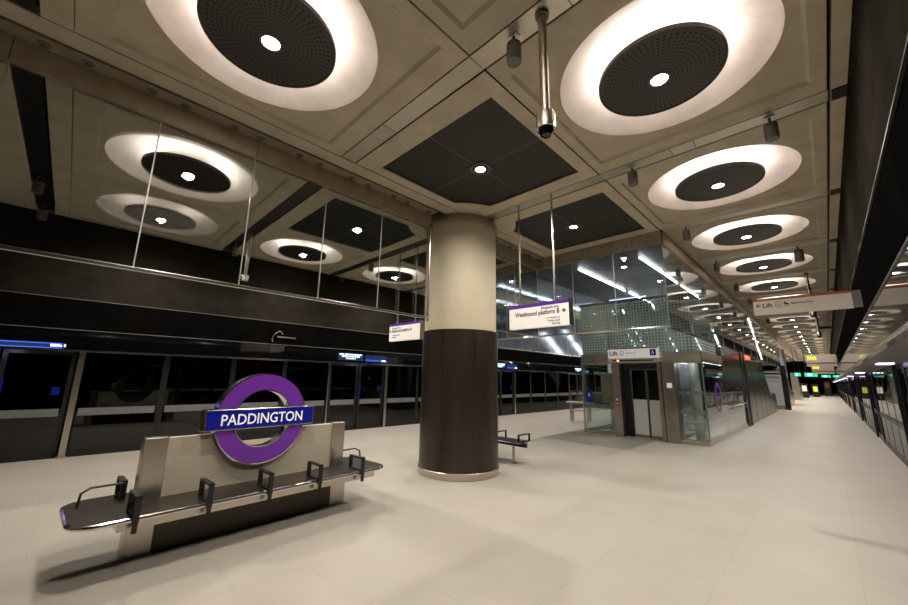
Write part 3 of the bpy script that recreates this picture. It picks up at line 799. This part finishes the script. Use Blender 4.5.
# ------------------------------------------------------------------ lift
LX0, LX1, LY0, LY1, LH = -6.02, -2.45, 12.40, 19.2, 2.56
li = thing('lift', 'glazed steel lift enclosure with white and dark doors under the glass box', 'lift', (0, LY0, 0))
def lb(name, x0, x1, y0, y1, z0, z1, mat, parent=li, **k): return MB().box(x0, x1, y0, y1, z0, z1).build(name, mat, parent, **k)
lb('head_band', LX0, LX1, 0, .12, 2.24, LH, 'steel', bevel=.005)
lb('head_band', LX1 - .12, LX1, .12, 3.0, 2.28, LH, 'fascia')
lb('head_band', LX0, LX0 + .12, .12, 6.8, 2.24, LH, 'steel')
lb('added_lamp', -5.9, -4.9, .5, .56, 2.37, 2.40, 'added_glow'); lb('added_lamp', -3.2, -2.55, .5, .56, 2.37, 2.40, 'added_glow'); lb('added_lamp', -3.0, -2.9, 1., 6., 2.37, 2.40, 'added_glow')  # unseen lamps added to brighten the inside of the lift
lb('roof', LX0 + .1, LX1 - .1, .1, 6.7, 2.40, 2.44, 'black')
lb('sill', LX0, -4.96, .0, .14, 0, .10, 'steel'); lb('sill', -3.15, LX1, 0, .14, 0, .12, 'steel'); lb('sill', LX1 - .14, LX1, .14, 6.8, 0, .14, 'steel')
lb('sill', LX0, LX0 + .12, .14, 6.8, 0, .10, 'steel')
for x in (LX0 + .02, ): lb('corner_post', x - .02, x + .02, .02, .06, .1, 2.24, 'steel')
lb('glass_pane', LX0 + .04, -4.96, .05, .065, .10, 2.24, 'lift_glass')
lb('glass_pane', -3.12, LX1 - .03, .05, .065, .12, 2.24, 'lift_glass')
lb('glass_edge', LX1 - .03, LX1, .03, .07, .12, 2.28, 'edge_green')
lb('glass_pane', LX1 - .02, LX1 - .005, .07, 3.0, .14, 2.28, 'lift_glass')
lb('glass_pane', LX0 + .01, LX0 + .025, .07, 6.7, .10, 2.24, 'lift_glass')
for i in range(3): lb('glass_pane', LX1 - .02, LX1 - .005, 3.05 + 1.15 * i, 4.17 + 1.15 * i, .14, 1.5, 'lift_glass')
lb('upper_panel', LX1 - .05, LX1, 3.0, 4.75, 1.5, 2.9, 'dark_metal'); lb('upper_panel', LX1 - .05, LX1, 4.77, 6.6, 1.5, 2.9, 'dark_metal')
MB().tube([(LX1, 3.8, .92), (LX1 + .09, 3.85, .95), (LX1 + .09, 6.4, .95), (LX1, 6.45, .92)], .028, 8).build('handrail', 'bright', li, smooth=True)
MB().tube([(LX1, 3.8, .80), (LX1 + .07, 3.85, .82), (LX1 + .07, 6.4, .82), (LX1, 6.45, .80)], .018, 8).build('handrail', 'bright', li, smooth=True)
# door surround
lb('door_pillar', -4.95, -4.70, -.06, .55, 0, 2.26, 'lift_steel', bevel=.004)
lb('door_pillar', -3.60, -3.50, -.06, .55, 0, 2.26, 'lift_steel', bevel=.004)
lb('door_pillar', -3.47, -3.13, -.10, .40, 0, 2.26, 'lift_steel', bevel=.004)
lb('door_head', -4.70, -3.60, .12, .5, 2.06, 2.26, 'black')
lb('door_jamb', -4.70, -4.52, .30, .36, 0, 2.06, 'black')
for i, (a, b_) in enumerate(((-4.50, -4.07), (-4.03, -3.60))):
    d = lb('lift_door', a, b_, .36, .39, .02, 2.06, 'lift_steel')
    lb('door_panel', a + .015, b_ - .015, .352, .36, .08, 1.12, 'white_panel', d, label='white lower door panel')
    lb('door_window', a + .015, b_ - .015, .352, .36, 1.14, 2.04, 'black_glass', d)
cb = lb('call_panel', -4.86, -4.80, -.07, -.06, .92, 1.22, 'grey'); lb('call_button', -4.845, -4.815, -.078, -.07, .98, 1.01, 'red_sign', cb); lb('call_button', -4.845, -4.815, -.078, -.07, 1.10, 1.14, 'sign_white', cb)
lb('notice', -3.36, -3.22, -.106, -.10, 1.52, 1.66, 'sign_white')
# header sign
hs = lb('header_sign', -5.0, -3.50, -.16, -.005, 2.40, 2.72, 'sign_white', bevel=.004)
lb('stripe', -5.0, -3.50, -.165, -.16, 2.685, 2.72, 'orange', hs)
lb('display_strip', -5.0, -3.50, -.15, -.005, 2.27, 2.395, 'grey_pale', hs)
lb('indicator_bar', -4.86, -3.66, -.156, -.15, 2.305, 2.345, 'black', hs); lb('indicator_dot', -4.72, -4.66, -.16, -.156, 2.30, 2.345, 'amber', hs)
text('Lift', .20, 'ink', hs, (-4.95, -.162, 2.485), FRONT, 'LEFT', .001, bold=.004)
ring_flat(wheelchair(MB(), .11), .065, .075).build('pictogram', 'ink', hs, (-4.56, -.163, 2.555), FRONT)
text('Bakerloo line', .058, 'ink', hs, (-4.44, -.162, 2.54), FRONT, 'LEFT', .001)
bq = MB().box(-.085, .085, -.095, .095, 0, .002).build('blue_square', 'blue', hs, (-3.64, -.162, 2.56), FRONT)
wheelchair(MB(), .12).build('pictogram', 'sign_white', bq, (0, 0, .003))
# items inside the left pane
nb = lb('blue_notice', -5.90, -5.68, .04, .048, .97, 1.38, 'blue')
wheelchair(MB(), .12).build('pictogram', 'sign_white', nb, (-5.79, .038, 1.22), FRONT)
lb('control_panel', -5.50, -5.12, .35, .45, .95, 1.95, 'fascia')
lb('printed_band', LX0 + .05, -4.98, .044, .048, .80, .93, 'frost'); lb('printed_band', -3.10, LX1 - .05, .044, .048, .80, .93, 'frost'); lb('printed_band', -3.10, LX1 - .05, .044, .048, 1.35, 1.45, 'frost')
# lift car and guide posts
lb('lift_car', -4.85, -3.30, .9, 3.0, .1, 2.3, 'void_panel')
for x, y in ((-5.45, 1.2), (-2.85, .9)): MB().cyl((x, y, 0), (x, y, 4.2), .13, 16).build('guide_column', 'grey_pale', li, smooth=True)
for z in (.35, .55): MB().cyl((-3.1, .5, z), (-2.55, .5, z), .035, 8).build('buffer_bar', 'grey_pale', li)
# ring emblem on the side pane
e = MB(); n = 36; v = []
for i in range(n):
    a = 2 * pi * i / n; v += [(0, q * cos(a), q * sin(a)) for q in (.34, .44)]
e.add(v, [(2 * i, 2 * i + 1, (2 * i + 3) % (2 * n), (2 * i + 2) % (2 * n)) for i in range(n)]); e.box(-.001, .001, -.48, .48, -.05, .05)
e.build('ring_emblem', 'purple', li, (LX1 + .003, 1.75, 1.25))
# fritted shaft above
lb('shaft_glass', LX0 + .04, LX1 - .15, .10, .115, LH, 4.25, 'frit'); lb('shaft_glass', LX1 - .17, LX1 - .155, .12, 3.0, LH, 4.25, 'frit')
lb('shaft_glass', LX0 + .02, LX0 + .035, .12, 3.0, LH, 4.25, 'frit'); lb('shaft_glass', LX0 + .04, LX1 - .15, 3.0, 3.015, LH, 4.25, 'frit')
lb('shaft_rail', LX0 + .02, LX1 - .14, .09, .13, 4.25, 4.32, 'void_panel'); lb('shaft_rail', LX1 - .18, LX1 - .14, .09, 3.02, 4.25, 4.32, 'void_panel')

# ------------------------------------------------------------------ escalators
def escalator(x0, x1, label):
    t = thing('escalator', label, 'escalator', (0, 0, 0), 0, 'escalators behind the lift')
    for x in (x0, x1):
        s = MB().prism([(20.4, 0), (31.6, 0), (31.9, .2), (31.9, .85), (31.6, .95), (28.9, 1.05), (26.2, 2.75), (20.4, 2.75)], 'x', x - .04, x + .04).build('side_cladding', 'dark_metal', t)
        for yy in (22.3, 24.2, 26.1, 28.2, 30.): MB().box(x - .045, x + .045, yy, yy + .04, 0, .97 if yy > 28 else 2.7).build('panel_joint', 'black', s)
        MB().tube([(x, 26.3, 2.82), (x, 28.9, 1.18), (x, 31.6, 1.05), (x, 31.95, .85), (x, 31.95, .3)], .04, 8).build('handrail', 'black', t, smooth=True)
    m = MB(); n = 11
    for i in range(n):
        y = 28.9 - i * .35; m.box(x0 + .06, x1 - .06, y - .35, y, i * .2, i * .2 + .2)
    m.box(x0 + .06, x1 - .06, 28.9, 31.8, 0, .03); m.build('steps', 'grey', t)
    return t
escalator(-4.0, -2.50, 'right-hand escalator rising towards the camera behind the lift')
escalator(-6.1, -4.6, 'left-hand escalator rising towards the camera, hidden behind the lift')
d = thing('door_frame', 'tall dark jambs standing between the lift side and the escalator', 'door frame', (-2.45, 19.2, 0))
MB().box(-.08, .03, .15, .45, 0, 2.9).build('jamb', 'black', d); MB().box(-.08, .05, .75, 1.05, 0, 2.9).build('jamb', 'black', d); MB().box(-.08, .02, .45, .75, 0, 2.9).build('panel', 'steel', d)
s = thing('no_entry_sign', 'small glowing red no-entry sign above the escalator entrance', 'sign', (-2.38, 20.28, 2.66))
MB().box(-.17, .17, 0, .06, 0, .26).build('sign_box', 'black', s); MB().box(-.155, .155, -.004, 0, .012, .248).build('lit_face', 'red_sign', s)
MB().box(-.10, .10, -.008, -.004, .11, .15).build('bar', 'sign_white', s)
s = thing('line_diagram_board', 'tall white notice board with purple heading standing beyond the escalator', 'board', (-2.78, 34.0, 0))
MB().box(-.56, .56, 0, .12, .25, 2.50).build('board', 'warm_sign', s); MB().box(-.56, .56, -.006, 0, 2.30, 2.42).build('heading', 'sign_purple', s)
MB().box(.57, .86, -.1, .2, 0, 2.9).build('side_post', 'black', s); MB().box(-.60, .60, -.02, .14, 2.5, 2.6).build('top_rail', 'steel', s)
m = MB()
for q in range(3):
    rnd = random.Random(q); x = -.4
    while x < .45: wd = rnd.uniform(.03, .08); m.box(x, x + wd, -.006, 0, 2.16 - q * .07, 2.20 - q * .07); x += wd + .02
m.build('text_lines', 'ink', s); MB().box(-.5, .5, -.006, 0, 1.85, 1.88).build('divider', 'grey', s)
MB().cyl((0.0, -.006, .85), (0.0, 0, .85), .12, 16).build('emblem', 'sign_purple', s); MB().box(-.56, .56, 0, .1, 0, .25).build('foot', 'steel', s)
for i, (x, y, hh) in enumerate(((-2.35, 40., 1.6), (-2.35, 56., 1.7))):
    t = thing('escalator', ['distant steel escalator end right of the white notice board', 'farthest steel escalator end beside the thin green column'][i], 'escalator', (x, y, 0))
    MB().prism([(0, 0), (5, 0), (5, .9), (3.2, 1.05), (0, 2.9)], 'x', -.5, .1).build('side_cladding', 'steel', t)
    MB().tube([(.05, 0, 3.0), (.05, 3.2, 1.17), (.05, 4.9, 1.0)], .04, 6).build('handrail', 'black', t)

# perch rail seen left of the lift
p = thing('perch_seat', 'steel leaning rail with pale top standing left of the lift', 'seat', (-7.55, 15.3, 0))
MB().box(-.55, .55, -.18, .18, .74, .80).build('top', 'grey_pale', p, bevel=.01); MB().box(-.40, .40, -.12, .12, .42, .47).build('shelf', 'grey_pale', p)
MB().box(-.46, .46, -.02, .02, 1.22, 1.25).build('upper_bar', 'steel', p)
for x in (-.38, .38): MB().box(x - .06, x + .06, -.07, .07, 0, .74).build('leg', 'steel', p); MB().box(x - .015, x + .015, .0, .03, .80, 1.22).build('upright', 'steel', p)

# exit signs and far columns
def exit_sign(x0, x1, y, z0, z1, label):
    t = thing('exit_sign', label, 'sign', ((x0 + x1) / 2, y, z0), 0, 'green lit signs at the far end'); w_ = (x1 - x0) / 2
    MB().box(-w_, w_, 0, .08, 0, z1 - z0).build('sign_box', 'black', t); MB().box(-w_ * .97, w_ * .97, -.005, 0, .03, z1 - z0 - .03).build('lit_face', 'green_sign', t)
    MB().box(-w_ * .5, w_ * .1, -.008, -.005, (z1 - z0) * .3, (z1 - z0) * .7).build('symbol', 'green_white', t)
    for x in (-w_ * .7, w_ * .7): MB().cyl((x, .04, z1 - z0), (x, .04, ZC - z0), .02, 6).build('hanger', 'black', t)
exit_sign(-1.45, -.55, 48, 2.35, 2.75, 'widest green lit sign at the far end of the platform')
exit_sign(-.42, .35, 60, 2.45, 2.75, 'narrow green lit sign right of the widest one at the far end')
exit_sign(-2.05, -1.62, 46, 2.35, 2.7, 'small green lit sign left of the widest one at the far end')
exit_sign(-3.2, -2.55, 42, 2.4, 2.7, 'green lit sign above the distant escalator end by the notice board')
c = thing('column', 'slim pale green column far away beyond the notice board', 'column', (-2.9, 47.0, 0))
MB().cyl((0, 0, 0), (0, 0, 4.9), .33, 24).build('shaft', 'void_panel', c, smooth=True); MB().lathe([(.36, 0), (.36, .12), (.33, .12)], 24).build('base_ring', 'steel', c)
for i, (x, y, hh, mt) in enumerate(((-2.2, 66, 1.5, 'sign_white'), (-1.3, 72, 1.4, 'yellow_text'), (-.1, 80, 1.9, 'orange'))):
    t = thing('poster_stand', ['white rounded notice stand far down the platform', 'yellow lit notice stand at the far end', 'orange notice panel at the far end on the right'][i], 'stand', (x, y, 0))
    MB().box(-.35, .35, 0, .12, 0, hh + .3).build('case', 'black', t); MB().box(-.22, .22, -.01, 0, hh - .7, hh).build('poster', mt, t)
t = MB().box(.52, .86, 21.5, 22.4, .0, .006).build('floor_glint', 'grey_pale'); tag(t, 'thin pale painted hatch flush in the floor near the right-hand screen', 'glint')  # pale slab stands in for a bright reflection on the floor

# ------------------------------------------------------------------ world, camera, view
wd = bpy.data.worlds.new('world'); SC.world = wd; wd.use_nodes = True
wd.node_tree.nodes['Background'].inputs[0].default_value = (.5, .45, .4, 1); wd.node_tree.nodes['Background'].inputs[1].default_value = .02
yw, pt, rl = radians(-44.631), radians(11.415), radians(1.025)
f = Vector((sin(yw) * cos(pt), cos(yw) * cos(pt), sin(pt))); rt = Vector((cos(yw), -sin(yw), 0)); up = rt.cross(f)
r2 = rt * cos(rl) + up * sin(rl); u2 = -rt * sin(rl) + up * cos(rl)
cam = bpy.data.cameras.new('camera'); cam.sensor_width = 36; cam.lens = 372.67 / 908 * 36; cam.clip_start = .05; cam.clip_end = 300
co = bpy.data.objects.new('camera', cam); COL.objects.link(co)
co.matrix_world = Matrix(((r2.x, u2.x, -f.x, 0), (r2.y, u2.y, -f.y, 0), (r2.z, u2.z, -f.z, 1.7), (0, 0, 0, 1)))
SC.camera = co
SC.view_settings.view_transform = 'Standard'; SC.view_settings.look = 'None'; SC.view_settings.gamma = 1
SC.view_settings.use_curve_mapping = False; SC.view_settings.exposure = .25
SC.cycles.max_bounces = 10; SC.cycles.diffuse_bounces = 4; SC.cycles.glossy_bounces = 6; SC.cycles.transparent_max_bounces = 24
SC.cycles.use_light_tree = True; SC.cycles.sample_clamp_indirect = 6; SC.cycles.use_denoising = True
SC.cycles.caustics_reflective = False; SC.cycles.caustics_refractive = False
